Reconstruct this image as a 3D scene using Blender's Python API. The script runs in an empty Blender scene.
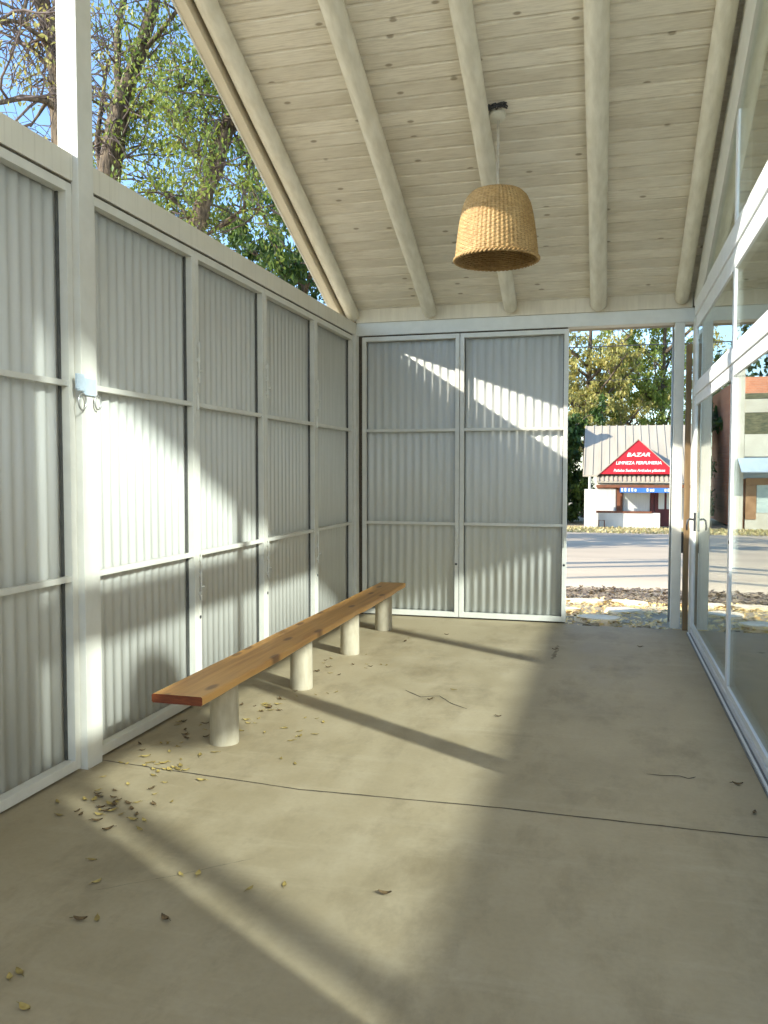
import bpy, bmesh, math, random
from mathutils import Vector, Matrix
random.seed(7)
R = math.radians
SC = bpy.context.scene
COL = SC.collection
S = 0.44                                   # roof slope

# ------------------------------------------------------------------ materials
def _mix(nt, fac, a, b, blend='MIX'):
    n = nt.nodes.new('ShaderNodeMix'); n.data_type = 'RGBA'; n.blend_type = blend
    for sock, v in ((n.inputs[0], fac), (n.inputs[6], a), (n.inputs[7], b)):
        if hasattr(v, 'is_linked') or hasattr(v, 'node'):
            nt.links.new(v, sock)
        elif isinstance(v, (int, float)):
            sock.default_value = v
        else:
            sock.default_value = (*v, 1)
    return n.outputs[2]

def _ramp(nt, src, stops):
    n = nt.nodes.new('ShaderNodeValToRGB'); cr = n.color_ramp
    while len(cr.elements) < len(stops): cr.elements.new(0.5)
    for e, (p, c) in zip(cr.elements, stops):
        e.position = p; e.color = (c, c, c, 1) if isinstance(c, (int, float)) else (*c, 1)
    nt.links.new(src, n.inputs[0]); return n.outputs[0]

def _noise(nt, scale=5, detail=4, vec=None, stretch=(1, 1, 1), rough=0.55):
    n = nt.nodes.new('ShaderNodeTexNoise'); n.inputs['Scale'].default_value = scale
    n.inputs['Detail'].default_value = detail; n.inputs['Roughness'].default_value = rough
    m = nt.nodes.new('ShaderNodeMapping'); m.inputs['Scale'].default_value = stretch
    if vec is None:
        tc = nt.nodes.new('ShaderNodeTexCoord'); vec = tc.outputs['Object']
    nt.links.new(vec, m.inputs[0]); nt.links.new(m.outputs[0], n.inputs['Vector'])
    return n.outputs['Fac']

def _math(nt, op, a, b=None, c=None):
    n = nt.nodes.new('ShaderNodeMath'); n.operation = op
    for i, v in enumerate((a, b, c)):
        if v is None: continue
        if isinstance(v, (int, float)): n.inputs[i].default_value = v
        else: nt.links.new(v, n.inputs[i])
    return n.outputs[0]

def base_mat(name, col, rough=0.6, metal=0.0):
    m = bpy.data.materials.new(name); m.use_nodes = True
    b = m.node_tree.nodes['Principled BSDF']
    b.inputs['Base Color'].default_value = (*col, 1)
    b.inputs['Roughness'].default_value = rough; b.inputs['Metallic'].default_value = metal
    return m, m.node_tree, b

def bump(nt, b, h, strength=0.3, dist=0.01):
    n = nt.nodes.new('ShaderNodeBump'); n.inputs['Strength'].default_value = strength
    n.inputs['Distance'].default_value = dist
    nt.links.new(h, n.inputs['Height']); nt.links.new(n.outputs[0], b.inputs['Normal'])

def mottled(name, c1, c2, scale=6, rough=0.6, stretch=(1, 1, 1), detail=5, bmp=0.0, lo=0.35, hi=0.65, metal=0.0, dist=0.01):
    m, nt, b = base_mat(name, c1, rough, metal)
    f = _noise(nt, scale, detail, stretch=stretch)
    c = _mix(nt, _ramp(nt, f, [(lo, 0.0), (hi, 1.0)]), c1, c2)
    nt.links.new(c, b.inputs['Base Color'])
    if bmp: bump(nt, b, f, bmp, dist)
    return m

M = {}
M['frame'] = mottled('white_enamel', (0.63, 0.62, 0.55), (0.58, 0.57, 0.50), 9, 0.45)
M['sheet'] = mottled('white_corrugated_steel', (0.555, 0.56, 0.515), (0.515, 0.52, 0.475), 3, 0.45, stretch=(6, 6, 0.6))
M['alu'] = mottled('white_aluminium', (0.74, 0.75, 0.73), (0.68, 0.69, 0.67), 8, 0.35)
M['track'] = mottled('grey_track', (0.10, 0.105, 0.10), (0.16, 0.16, 0.15), 8, 0.5)
M['log'] = mottled('whitewashed_log', (0.74, 0.70, 0.58), (0.63, 0.59, 0.47), 5, 0.65, stretch=(5, 1.2, 1.2), bmp=0.25)
M['fascia'] = mottled('cream_board', (0.66, 0.59, 0.45), (0.58, 0.51, 0.38), 4, 0.6, stretch=(6, .7, .7))
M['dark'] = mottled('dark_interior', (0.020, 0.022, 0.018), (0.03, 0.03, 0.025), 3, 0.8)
M['stile_shade'] = mottled('dark_grey_stile_shade', (0.06, 0.062, 0.055), (0.09, 0.09, 0.08), 20, 0.7)
M['black'] = mottled('black_plastic', (0.02, 0.02, 0.022), (0.03, 0.03, 0.03), 20, 0.35)
M['galv'] = mottled('pale_blue_steel', (0.46, 0.55, 0.61), (0.40, 0.48, 0.54), 30, 0.4)
M['chrome'] = mottled('zinc_steel', (0.55, 0.55, 0.52), (0.45, 0.45, 0.43), 30, 0.3, metal=0.8)
M['legs'] = mottled('pale_concrete_leg', (0.43, 0.385, 0.285), (0.355, 0.312, 0.22), 16, 0.8, stretch=(1.5, 1.5, .5), bmp=0.3)
M['brownpost'] = mottled('brown_wood_post', (0.14, 0.085, 0.035), (0.22, 0.14, 0.06), 6, 0.6, stretch=(4, 4, .4), bmp=.2)
M['cable'] = mottled('cable_grey', (0.42, 0.38, 0.30), (0.38, 0.34, 0.27), 20, 0.5)
M['canopy'] = mottled('off_white_plastic', (0.64, 0.61, 0.50), (0.58, 0.55, 0.45), 20, 0.4)

# beams: white paint with faint vertical drip streaks
def beam_mat():
    m, nt, b = base_mat('white_painted_beam', (0.66, 0.63, 0.53), 0.55)
    tc = nt.nodes.new('ShaderNodeTexCoord')
    f = _noise(nt, 30, 5, tc.outputs['Object'], (1, 1, .02), .7)
    g = _noise(nt, 3, 4, tc.outputs['Object'])
    c = _mix(nt, _ramp(nt, f, [(0.54, 0.0), (0.72, .8)]), (0.66, 0.63, 0.53), (0.46, 0.43, 0.34))
    c2 = _mix(nt, _ramp(nt, g, [(.35, 0.0), (.7, .5)]), c, (0.57, 0.54, 0.45))
    nt.links.new(c2, b.inputs['Base Color']); return m
M['beam'] = beam_mat()

# whitewashed tongue and groove ceiling: per-plank tone, grain along the plank, a few knots
PITCH = 0.1165; PH = 5.665
def ceiling_mat():
    m, nt, b = base_mat('whitewashed_planks', (0.6, 0.56, 0.46), 0.7)
    geo = nt.nodes.new('ShaderNodeNewGeometry'); sep = nt.nodes.new('ShaderNodeSeparateXYZ')
    nt.links.new(geo.outputs['Position'], sep.inputs[0])
    u = _math(nt, 'DIVIDE', _math(nt, 'SUBTRACT', sep.outputs[1], PH), PITCH)
    idx = _math(nt, 'FLOOR', u)
    wn = nt.nodes.new('ShaderNodeTexWhiteNoise'); wn.noise_dimensions = '1D'; nt.links.new(idx, wn.inputs['W'])
    cmb = nt.nodes.new('ShaderNodeCombineXYZ')
    nt.links.new(_math(nt, 'ADD', sep.outputs[0], _math(nt, 'MULTIPLY', wn.outputs['Value'], 37.0)), cmb.inputs[0])
    nt.links.new(_math(nt, 'MULTIPLY', u, 0.1165), cmb.inputs[1]); nt.links.new(idx, cmb.inputs[2])
    grain = _noise(nt, 7, 6, cmb.outputs[0], (0.8, 12, 1), 0.65)
    blotch = _noise(nt, 2.2, 3, cmb.outputs[0], (1, 2.5, 1))
    c = _mix(nt, wn.outputs['Value'], (0.76, 0.70, 0.57), (0.60, 0.545, 0.43))
    c = _mix(nt, _ramp(nt, grain, [(0.42, 0.0), (0.70, 0.75)]), c, (0.47, 0.41, 0.31))
    c = _mix(nt, _ramp(nt, blotch, [(0.4, 0.0), (0.75, 0.6)]), c, (0.78, 0.73, 0.61))
    # knots
    cmk = nt.nodes.new('ShaderNodeCombineXYZ')
    nt.links.new(_math(nt, 'MULTIPLY', sep.outputs[0], 1.15), cmk.inputs[0]); nt.links.new(_math(nt, 'MULTIPLY', u, 0.30), cmk.inputs[1])
    vo = nt.nodes.new('ShaderNodeTexVoronoi'); vo.inputs['Scale'].default_value = 2.0; vo.inputs['Randomness'].default_value = 1.0; vo.voronoi_dimensions = '2D'
    nt.links.new(cmk.outputs[0], vo.inputs['Vector'])
    vs = nt.nodes.new('ShaderNodeSeparateColor'); nt.links.new(vo.outputs['Color'], vs.inputs[0])
    pick = _math(nt, 'GREATER_THAN', vs.outputs[0], 0.45)
    kn = _math(nt, 'MULTIPLY', _ramp(nt, vo.outputs['Distance'], [(0.04, 1.0), (0.075, 0.0)]), pick)
    c = _mix(nt, _math(nt, 'MULTIPLY', kn, 0.75), c, (0.20, 0.155, 0.09))
    nt.links.new(c, b.inputs['Base Color'])
    bump(nt, b, grain, 0.12, 0.004)
    return m
M['ceil'] = ceiling_mat()

def floor_mat():
    m, nt, b = base_mat('trowelled_concrete', (0.4, 0.36, 0.25), 0.5)
    tc = nt.nodes.new('ShaderNodeTexCoord'); v = tc.outputs['Object']
    n1 = _noise(nt, 0.9, 5, v); n2 = _noise(nt, 4.5, 6, v, (1, .6, 1), .65); n3 = _noise(nt, 45, 3, v); n4 = _noise(nt, 1.5, 9, v, (1.6, .8, 1), .72); n5 = _noise(nt, 3.0, 7, v, (.35, 2.2, 1), .7)
    c = _mix(nt, _ramp(nt, n1, [(0.38, 0.0), (0.62, 1.0)]), (0.325, 0.268, 0.163), (0.272, 0.222, 0.130))
    c = _mix(nt, _ramp(nt, n2, [(0.42, 0.0), (0.72, 0.6)]), c, (0.385, 0.328, 0.215))
    c = _mix(nt, _ramp(nt, n4, [(0.50, 0.0), (0.68, 0.62)]), c, (0.165, 0.128, 0.068))
    c = _mix(nt, _ramp(nt, n5, [(0.54, 0.0), (0.75, 0.55)]), c, (0.39, 0.335, 0.222))
    c = _mix(nt, _ramp(nt, n3, [(0.35, 0.12), (0.6, 0.0)]), c, (0.18, 0.15, 0.09))
    nt.links.new(c, b.inputs['Base Color'])
    nt.links.new(_ramp(nt, n2, [(0.3, 0.60), (0.7, 0.78)]), b.inputs['Roughness'])
    bump(nt, b, n2, 0.04, 0.004)
    return m
M['floor'] = floor_mat()
M['crack_gap_shade'] = mottled('dark_crack_gap_shade', (0.05, 0.04, 0.025), (0.09, 0.07, 0.045), 30, 0.9)  # floor cracks, and the dark strips painted as gap shade
M['patch'] = mottled('pale_mortar_patch', (0.44, 0.41, 0.31), (0.36, 0.32, 0.23), 16, 0.8, lo=.4, hi=.6)
M['scuff'] = mottled('dark_scuff', (0.14, 0.11, 0.065), (0.25, 0.21, 0.13), 25, 0.9)

def plank_mat():
    m, nt, b = base_mat('oiled_pine', (0.42, 0.2, 0.05), 0.42)
    tc = nt.nodes.new('ShaderNodeTexCoord'); v = tc.outputs['Object']
    g = _noise(nt, 3.5, 7, v, (9, .35, 5), .6); w = _noise(nt, 1.2, 3, v, (4, .5, 2))
    c = _mix(nt, _ramp(nt, g, [(0.36, 0.0), (0.66, 1.0)]), (0.60, 0.315, 0.085), (0.42, 0.19, 0.045))
    c = _mix(nt, _ramp(nt, w, [(0.45, 0.0), (0.7, .5)]), c, (0.66, 0.37, 0.12))
    sp = nt.nodes.new('ShaderNodeMapping'); sp.inputs['Scale'].default_value = (3.2, 1.1, .0); nt.links.new(v, sp.inputs[0])
    vo = nt.nodes.new('ShaderNodeTexVoronoi'); vo.voronoi_dimensions = '2D'; vo.inputs['Scale'].default_value = 1.6; nt.links.new(sp.outputs[0], vo.inputs['Vector'])
    k = _ramp(nt, vo.outputs['Distance'], [(0.07, 1.0), (0.14, 0.0)])
    c = _mix(nt, _math(nt, 'MULTIPLY', k, .8), c, (0.12, 0.045, 0.012))
    nt.links.new(c, b.inputs['Base Color']); bump(nt, b, g, 0.2, 0.004)
    return m
M['plank'] = plank_mat()
M['endgrain'] = mottled('end_grain', (0.22, 0.055, 0.015), (0.14, 0.03, 0.01), 20, 0.6, stretch=(1, 1, 5))

def wicker_mat():
    m, nt, b = base_mat('woven_wicker', (0.5, 0.33, 0.13), 0.6)
    f = _noise(nt, 30, 4, stretch=(1, 1, 2.5)); g = _noise(nt, 5, 3)
    c = _mix(nt, _ramp(nt, f, [(0.3, 0.0), (0.7, 1.0)]), (0.23, 0.125, 0.036), (0.44, 0.275, 0.10))
    c = _mix(nt, _ramp(nt, g, [(0.4, 0.0), (0.7, .4)]), c, (0.51, 0.345, 0.15))
    nt.links.new(c, b.inputs['Base Color']); return m
M['wicker'] = wicker_mat()

def glass_mat():
    m = bpy.data.materials.new('window_glass'); m.use_nodes = True; nt = m.node_tree
    nt.nodes.clear()
    out = nt.nodes.new('ShaderNodeOutputMaterial'); geo = nt.nodes.new('ShaderNodeNewGeometry')
    d = nt.nodes.new('ShaderNodeVectorMath'); d.operation = 'DOT_PRODUCT'
    nt.links.new(geo.outputs['Incoming'], d.inputs[0]); nt.links.new(geo.outputs['Normal'], d.inputs[1])
    k = _math(nt, 'SUBTRACT', 1.0, _math(nt, 'ABSOLUTE', d.outputs['Value']))
    f = _math(nt, 'ADD', 0.08, _math(nt, 'MULTIPLY', _math(nt, 'POWER', k, 2.6), 0.9))
    t = nt.nodes.new('ShaderNodeBsdfTransparent'); t.inputs[0].default_value = (0.95, 0.97, 0.95, 1)
    g = nt.nodes.new('ShaderNodeBsdfGlossy'); g.inputs['Roughness'].default_value = 0.0; g.inputs[0].default_value = (0.93, 0.97, 0.94, 1)
    mx = nt.nodes.new('ShaderNodeMixShader')
    nt.links.new(f, mx.inputs[0]); nt.links.new(t.outputs[0], mx.inputs[1]); nt.links.new(g.outputs[0], mx.inputs[2])
    nt.links.new(mx.outputs[0], out.inputs[0]); return m
M['glass'] = glass_mat()

M['bark'] = mottled('grey_brown_bark', (0.16, 0.115, 0.068), (0.05, 0.036, 0.022), 9, 0.9, stretch=(2.2, 2.2, .45), bmp=0.9, dist=.05, lo=.4, hi=.6)
M['twig'] = mottled('grey_twig', (0.16, 0.12, 0.10), (0.09, 0.065, 0.055), 6, 0.9)
def leafmat(name, c1, c2, trans=0.35):
    m, nt, b = base_mat(name, c1, 0.5)
    g = nt.nodes.new('ShaderNodeNewGeometry')
    c = _mix(nt, g.outputs['Random Per Island'], c1, c2)
    nt.links.new(c, b.inputs['Base Color'])
    tr = nt.nodes.new('ShaderNodeBsdfTranslucent'); nt.links.new(c, tr.inputs[0])
    mx = nt.nodes.new('ShaderNodeMixShader'); mx.inputs[0].default_value = trans
    out = nt.nodes['Material Output']
    nt.links.new(b.outputs[0], mx.inputs[1]); nt.links.new(tr.outputs[0], mx.inputs[2]); nt.links.new(mx.outputs[0], out.inputs[0])
    return m
M['leaf_green'] = leafmat('yellow_green_leaves', (0.10, 0.17, 0.025), (0.34, 0.38, 0.06))
M['leaf_dark'] = leafmat('dark_green_leaves', (0.03, 0.07, 0.015), (0.12, 0.19, 0.03))
M['leaf_gold'] = leafmat('autumn_yellow_leaves', (0.24, 0.25, 0.06), (0.52, 0.44, 0.12))
M['leaf_dry'] = leafmat('dry_leaves', (0.33, 0.22, 0.07), (0.10, 0.06, 0.025), 0.1)
M['litter'] = leafmat('ground_litter', (0.92, 0.70, 0.28), (0.40, 0.25, 0.09), 0.05)
M['litter_dark'] = leafmat('dark_ground_litter', (0.24, 0.18, 0.11), (0.07, 0.05, 0.035), 0.05)
M['fallen_yellow'] = mottled('fallen_yellow_leaf', (0.40, 0.31, 0.10), (0.30, 0.22, 0.06), 40, 0.7)
M['fallen_olive'] = mottled('fallen_olive_leaf', (0.30, 0.23, 0.06), (0.20, 0.14, 0.04), 40, 0.7)
M['fallen_brown'] = mottled('fallen_brown_leaf', (0.14, 0.09, 0.035), (0.08, 0.05, 0.02), 40, 0.7)

M['earth'] = mottled('sandy_earth', (0.46, 0.38, 0.25), (0.31, 0.25, 0.15), 1.3, 0.95, detail=8, bmp=.2)
M['road'] = mottled('pale_dirt_road', (0.52, 0.405, 0.265), (0.42, 0.325, 0.215), .5, 0.95, detail=9, stretch=(.35, 1.2, 1), bmp=.1)
M['grass'] = leafmat('short_grass', (0.56, 0.43, 0.22), (0.36, 0.33, 0.12), 0.2)
M['stone'] = mottled('pale_flagstone', (0.84, 0.70, 0.48), (0.70, 0.56, 0.37), 5, 0.9, bmp=.3)
M['tin'] = mottled('weathered_tin_roof', (0.43, 0.375, 0.275), (0.37, 0.32, 0.235), 1.2, 0.55, stretch=(3, .4, .4))
M['red'] = mottled('red_painted_sign', (0.62, 0.012, 0.022), (0.52, 0.010, 0.02), 2, 0.5)
M['white'] = mottled('white_paint', (0.66, 0.63, 0.55), (0.58, 0.55, 0.47), 2, 0.7)
M['lettering'] = mottled('white_lettering', (0.86, 0.80, 0.74), (0.82, 0.76, 0.70), 2, 0.6)
M['blue'] = mottled('blue_banner', (0.035, 0.13, 0.42), (0.05, 0.18, 0.5), 3, 0.5)
M['curtain'] = mottled('pale_curtain', (0.60, 0.60, 0.55), (0.50, 0.51, 0.48), 3, 0.8, stretch=(8, 8, .3))
M['rust'] = mottled('rust_brown_wood', (0.22, 0.075, 0.03), (0.14, 0.05, 0.022), 6, 0.7)
M['maroon'] = mottled('maroon_door', (0.11, 0.012, 0.01), (0.075, 0.008, 0.008), 4, 0.5)
M['wire'] = mottled('black_cable', (0.03, 0.03, 0.03), (0.04, 0.04, 0.04), 4, 0.6)
def brick_mat():
    m, nt, b = base_mat('orange_brick', (0.55, 0.2, 0.1), 0.85)
    tc = nt.nodes.new('ShaderNodeTexCoord'); mp = nt.nodes.new('ShaderNodeMapping'); mp.inputs['Rotation'].default_value = (R(90), 0, 0)
    nt.links.new(tc.outputs['Object'], mp.inputs[0])
    t = nt.nodes.new('ShaderNodeTexBrick'); t.inputs['Scale'].default_value = 3.2
    t.inputs['Color1'].default_value = (0.60, 0.22, 0.10, 1); t.inputs['Color2'].default_value = (0.50, 0.16, 0.07, 1); t.inputs['Mortar'].default_value = (0.45, 0.36, 0.27, 1)
    nt.links.new(mp.outputs[0], t.inputs['Vector']); nt.links.new(t.outputs['Color'], b.inputs['Base Color']); return m
M['brick'] = brick_mat()
M['render'] = mottled('cement_render', (0.56, 0.53, 0.42), (0.46, 0.43, 0.33), 1.5, 0.85)
M['opening'] = mottled('olive_dark_opening', (0.07, 0.075, 0.04), (0.16, 0.15, 0.08), 3, 0.9, stretch=(1, 1, 4))
M['tarp'] = mottled('pale_green_tarp', (0.50, 0.58, 0.52), (0.36, 0.44, 0.40), 2, 0.5, stretch=(1, 1, 3))
M['bluegrey'] = mottled('blue_grey_sheet', (0.42, 0.50, 0.55), (0.36, 0.43, 0.48), 2, 0.5)
M['frame_brown'] = mottled('brown_timber_frame', (0.33, 0.19, 0.09), (0.26, 0.14, 0.06), 3, 0.7)

# ------------------------------------------------------------------ builders
def tag(o, label=None, cat=None, group=None, kind=None):
    if label: o['label'] = label
    if cat: o['category'] = cat
    if group: o['group'] = group
    if kind: o['kind'] = kind
    return o
def empty(name, loc=(0, 0, 0), rz=0):
    o = bpy.data.objects.new(name, None); COL.objects.link(o); o.location = loc; o.rotation_euler = (0, 0, rz)
    o.empty_display_size = .1
    return o

class MB:
    def __init__(s): s.bm = bmesh.new()
    def box(s, x0, x1, y0, y1, z0, z1, bev=0.0):
        g = bmesh.ops.create_cube(s.bm, size=1)['verts']
        for v in g: v.co = Vector(((x0 + x1) / 2 + v.co.x * (x1 - x0), (y0 + y1) / 2 + v.co.y * (y1 - y0), (z0 + z1) / 2 + v.co.z * (z1 - z0)))
        if bev:
            es = list({e for v in g for e in v.link_edges})
            bmesh.ops.bevel(s.bm, geom=es, offset=bev, segments=2, affect='EDGES', profile=.7)
        return s
    def prism(s, pts, axis, a0, a1):
        """polygon pts in the plane normal to axis, extruded from a0 to a1"""
        def P(p, a):
            return {'x': (a, p[0], p[1]), 'y': (p[0], a, p[1]), 'z': (p[0], p[1], a)}[axis]
        A = [s.bm.verts.new(P(p, a0)) for p in pts]; B = [s.bm.verts.new(P(p, a1)) for p in pts]
        n = len(pts)
        s.bm.faces.new(A); s.bm.faces.new(B[::-1])
        for i in range(n): s.bm.faces.new((A[i], B[i], B[(i + 1) % n], A[(i + 1) % n]))
        return s
    def tube(s, pts, rad, n=8, cap=True, closed=False):
        pts = [Vector(p) for p in pts]; rings = []; up = None
        m = len(pts)
        for i, p in enumerate(pts):
            if closed: t = pts[(i + 1) % m] - pts[i - 1]
            else: t = pts[min(i + 1, m - 1)] - pts[max(i - 1, 0)]
            t.normalize()
            if up is None:
                up = Vector((0, 0, 1)) if abs(t.z) < .9 else Vector((1, 0, 0))
            a = t.cross(up); a.normalize(); b = a.cross(t); up = b
            r = rad[i] if isinstance(rad, (list, tuple)) else rad
            rings.append([s.bm.verts.new(p + (a * math.cos(6.28319 * k / n) + b * math.sin(6.28319 * k / n)) * r) for k in range(n)])
        last = m if closed else m - 1
        for i in range(last):
            A, B = rings[i], rings[(i + 1) % m]
            for k in range(n): s.bm.faces.new((A[k], A[(k + 1) % n], B[(k + 1) % n], B[k]))
        if cap and not closed:
            s.bm.faces.new(rings[0]); s.bm.faces.new(rings[-1][::-1])
        return s
    def lathe(s, prof, n=24, c=(0, 0, 0), cap=True):
        rings = [[s.bm.verts.new((c[0] + r * math.cos(6.28319 * k / n), c[1] + r * math.sin(6.28319 * k / n), c[2] + z)) for k in range(n)] for r, z in prof]
        for A, B in zip(rings, rings[1:]):
            for k in range(n): s.bm.faces.new((A[k], A[(k + 1) % n], B[(k + 1) % n], B[k]))
        if cap: s.bm.faces.new(rings[0][::-1]); s.bm.faces.new(rings[-1])
        return s
    def poly(s, pts):
        s.bm.faces.new([s.bm.verts.new(p) for p in pts]); return s
    def build(s, name, mat, parent=None, smooth=False, fix=True):
        if fix: bmesh.ops.recalc_face_normals(s.bm, faces=s.bm.faces)
        me = bpy.data.meshes.new(name); s.bm.to_mesh(me); s.bm.free()
        me.materials.append(mat)
        if smooth:
            for p in me.polygons: p.use_smooth = True
        o = bpy.data.objects.new(name, me); COL.objects.link(o)
        if parent: o.parent = parent
        return o

def struct(mb, name, mat, parent=None, smooth=False):
    o = mb.build(name, mat, parent, smooth)
    if parent is None: o['kind'] = 'structure'
    return o
def autosmooth(o, ang=35):
    for p in o.data.polygons: p.use_smooth = True
    try: o.data.set_sharp_from_angle(angle=R(ang))
    except Exception: pass
    return o

# ------------------------------------------------------------------ shell
FX = -2.533; FY = 8.377; GX = 0.765
struct(MB().box(-2.72, 0.86, -3.0, 8.30, -0.16, 0.0), 'floor', M['floor'])
struct(MB().box(-2.72, -.372, 8.302, 8.45, -.16, -.002), 'floor', M['floor'])
# slightly broken front edge of the slab
mb = MB(); x = -.37; pts = [(-.37, 8.30)]
while x < 0.86:
    pts.append((x, 8.33 + random.uniform(0, .05))); x += random.uniform(.04, .12)
pts += [(0.86, 8.35), (0.86, 8.30)]
struct(mb.prism(pts, 'z', -0.16, -0.004), 'floor', M['floor'])
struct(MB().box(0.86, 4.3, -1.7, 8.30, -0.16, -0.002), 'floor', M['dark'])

# saw-cut joint, cracks, scuffs, patch
def ribbon(pts, w, z, name, mat, jit=0.0):
    mb = MB(); L = []
    P = []
    for (x0, y0), (x1, y1) in zip(pts, pts[1:]):
        n = max(2, int(math.hypot(x1 - x0, y1 - y0) / .05))
        for i in range(n): P.append((x0 + (x1 - x0) * i / n + random.uniform(-jit, jit), y0 + (y1 - y0) * i / n + random.uniform(-jit, jit)))
    P.append(pts[-1])
    for i, q in enumerate(P):
        a = P[max(0, i - 1)]; c = P[min(len(P) - 1, i + 1)]
        dx, dy = c[0] - a[0], c[1] - a[1]; l = math.hypot(dx, dy) or 1
        ww = w * random.uniform(.6, 1.1) / 2 * (1 if 0 < i < len(P) - 1 else .3)
        L.append(((q[0] - dy / l * ww, q[1] + dx / l * ww), (q[0] + dy / l * ww, q[1] - dx / l * ww)))
    for (a, b_), (c, d_) in zip(L, L[1:]):
        mb.poly([(a[0], a[1], z), (c[0], c[1], z), (d_[0], d_[1], z), (b_[0], b_[1], z)])
    bmesh.ops.remove_doubles(mb.bm, verts=mb.bm.verts, dist=1e-4)
    ob = struct(mb, name, mat); return ob
ribbon([(-2.52, 3.743), (-1.378, 3.632), (-.439, 3.662), (.70, 3.64)], .011, .0012, 'floor_joint', M['crack_gap_shade'], .002)
ribbon([(-1.32, 5.513), (-1.182, 5.365), (-1.057, 5.424), (-.945, 5.255), (-.833, 5.167)], .013, .0012, 'floor_crack', M['crack_gap_shade'], .006)
ribbon([(.211, 4.27), (.291, 4.264), (.372, 4.285), (.407, 4.253), (.447, 4.292)], .011, .0014, 'floor_crack', M['crack_gap_shade'], .004)
ribbon([(-.40, 6.72), (-.385, 7.0), (-.39, 7.30)], .035, .0012, 'floor_scuff', M['scuff'], .012)
ribbon([(-1.75, 2.55), (-1.5, 2.75), (-1.30, 2.93)], .004, .0012, 'floor_crack', M['scuff'], .003)

# left and far beams
struct(MB().box(FX - .10, FX, 3.727, FY, 2.915, 3.046, .004), 'beam_left', M['beam'])
struct(MB().box(FX - .10, FX, -3.0, 3.598, 2.915, 3.046, .004), 'beam_left', M['beam'])
struct(MB().box(FX - .10, 0.86, FY, FY + .14, 2.915, 3.046, .004), 'beam_far', M['frame'])
struct(MB().box(FX, 0.765, 8.362, FY + .03, 3.047, 3.185), 'trim_1', M['fascia'])
struct(MB().box(-2.7, 0.9, 8.56, 8.62, 2.93, 3.02).box(-2.7, .9, 8.62, 8.90, 2.985, 3.02), 'trim_2', M['fascia'])
# wall_left out of frame
def corrugated(mb, x0, x1, z0, z1, y=0.0, amp=.0065, pitch=.0815, t=.0012):
    n = int((x1 - x0) / pitch * 10); prof = []
    for i in range(n + 1):
        xx = x0 + (x1 - x0) * i / n; c = math.sin(2 * math.pi * (xx - x0) / pitch)
        prof.append((xx, y + amp * math.copysign(abs(c) ** .75, c)))
    F = [[mb.bm.verts.new((p[0], p[1] + o, z)) for p in prof] for o in (-t, t) for z in (z0, z1)]
    for i in range(n):
        mb.bm.faces.new((F[0][i], F[0][i + 1], F[1][i + 1], F[1][i])); mb.bm.faces.new((F[2][i + 1], F[2][i], F[3][i], F[3][i + 1]))
        mb.bm.faces.new((F[0][i + 1], F[0][i], F[2][i], F[2][i + 1])); mb.bm.faces.new((F[1][i], F[1][i + 1], F[3][i + 1], F[3][i]))
    for k in (0, n):
        mb.bm.faces.new((F[0][k], F[1][k], F[3][k], F[2][k]))
    return mb
o = struct(corrugated(MB(), 0, 5.45, 0.01, 2.914), 'wall_left', M['sheet'], smooth=True); o.location = (FX - .05, -3.0, 0); o.rotation_euler = (0, 0, R(90))

# ceiling planks
def zc(y): return 3.19 + S * (8.36 - y)
def ceiling(x0, x1, y0, y1, name, mat):
    mb = MB(); k = math.ceil((y0 - PH) / PITCH)
    while PH + k * PITCH < y1:
        dz = random.uniform(-.002, .0005)
        a = PH + k * PITCH + .0048; c = PH + (k + 1) * PITCH - .0048; c_ = .006
        mb.prism([(a, zc(a) + .012), (a + c_, zc(a + c_) + dz), (c - c_, zc(c - c_) + dz), (c, zc(c) + .012), (c, zc(c) + .03), (a, zc(a) + .03)], 'x', x0, x1)
        k += 1
    return struct(mb, name, mat)
ceiling(-2.70, 0.80, -2.6, 8.50, 'ceiling', M['ceil'])
def slab(x0, x1, y0, y1, zlo, zhi, name, mat):
    return struct(MB().prism([(y0, zc(y0) + zlo), (y1, zc(y1) + zlo), (y1, zc(y1) + zhi), (y0, zc(y0) + zhi)], 'x', x0, x1), name, mat)
slab(-2.72, 4.25, -2.7, 8.95, .031, .06, 'roof', M['tin'])
# barge board on the left gable edge and its thin cap
slab(-2.72, -2.647, -2.7, 8.60, -.165, .03, 'trim_3', M['fascia'])
slab(-2.735, -2.721, -2.7, 8.62, -.172, .06, 'trim_4', M['white'])

# log rafters
def log(x, label, r0=.084, r1=.074, y1=8.33, skew=0.0):
    pts = []; rad = []; n = 40
    ph = random.uniform(0, 6)
    for i in range(n + 1):
        t = i / n; y = y1 - t * (y1 + 2.6)
        rr = (r1 + (r0 - r1) * t) * (1 + .03 * math.sin(9 * t + ph) + .02 * math.sin(31 * t + ph * 2))
        zz = 3.19 + S * (8.36 - y) - rr / math.cos(math.atan(S)) - .002
        pts.append((x + skew * min(t, .6) + .008 * math.sin(5 * t + ph), y, zz)); rad.append(rr)
    d = Vector(pts[0]) - Vector(pts[1]); d.normalize()
    p0 = Vector(pts[0]); pts = [tuple(p0 + d * .022), tuple(p0 + d * .015)] + pts; rad = [rad[0] * .72, rad[0] * .9] + rad
    o = MB().tube(pts, rad, 20).build('log_rafter', M['log'], smooth=True)
    tag(o, label, 'rafter'); return o
log(-2.56, 'whitewashed round log rafter next to the cream board at the open gable edge', .075, .068)
log(-1.735, 'whitewashed log rafter, second from the open gable edge, between gable and lamp')
log(-0.925, 'whitewashed log rafter running directly behind the wicker lamp and beside its ceiling rose', .073, .070)
log(-0.085, 'whitewashed log rafter just right of the wicker lamp, nearly upright in view', .088, .078)
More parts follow.
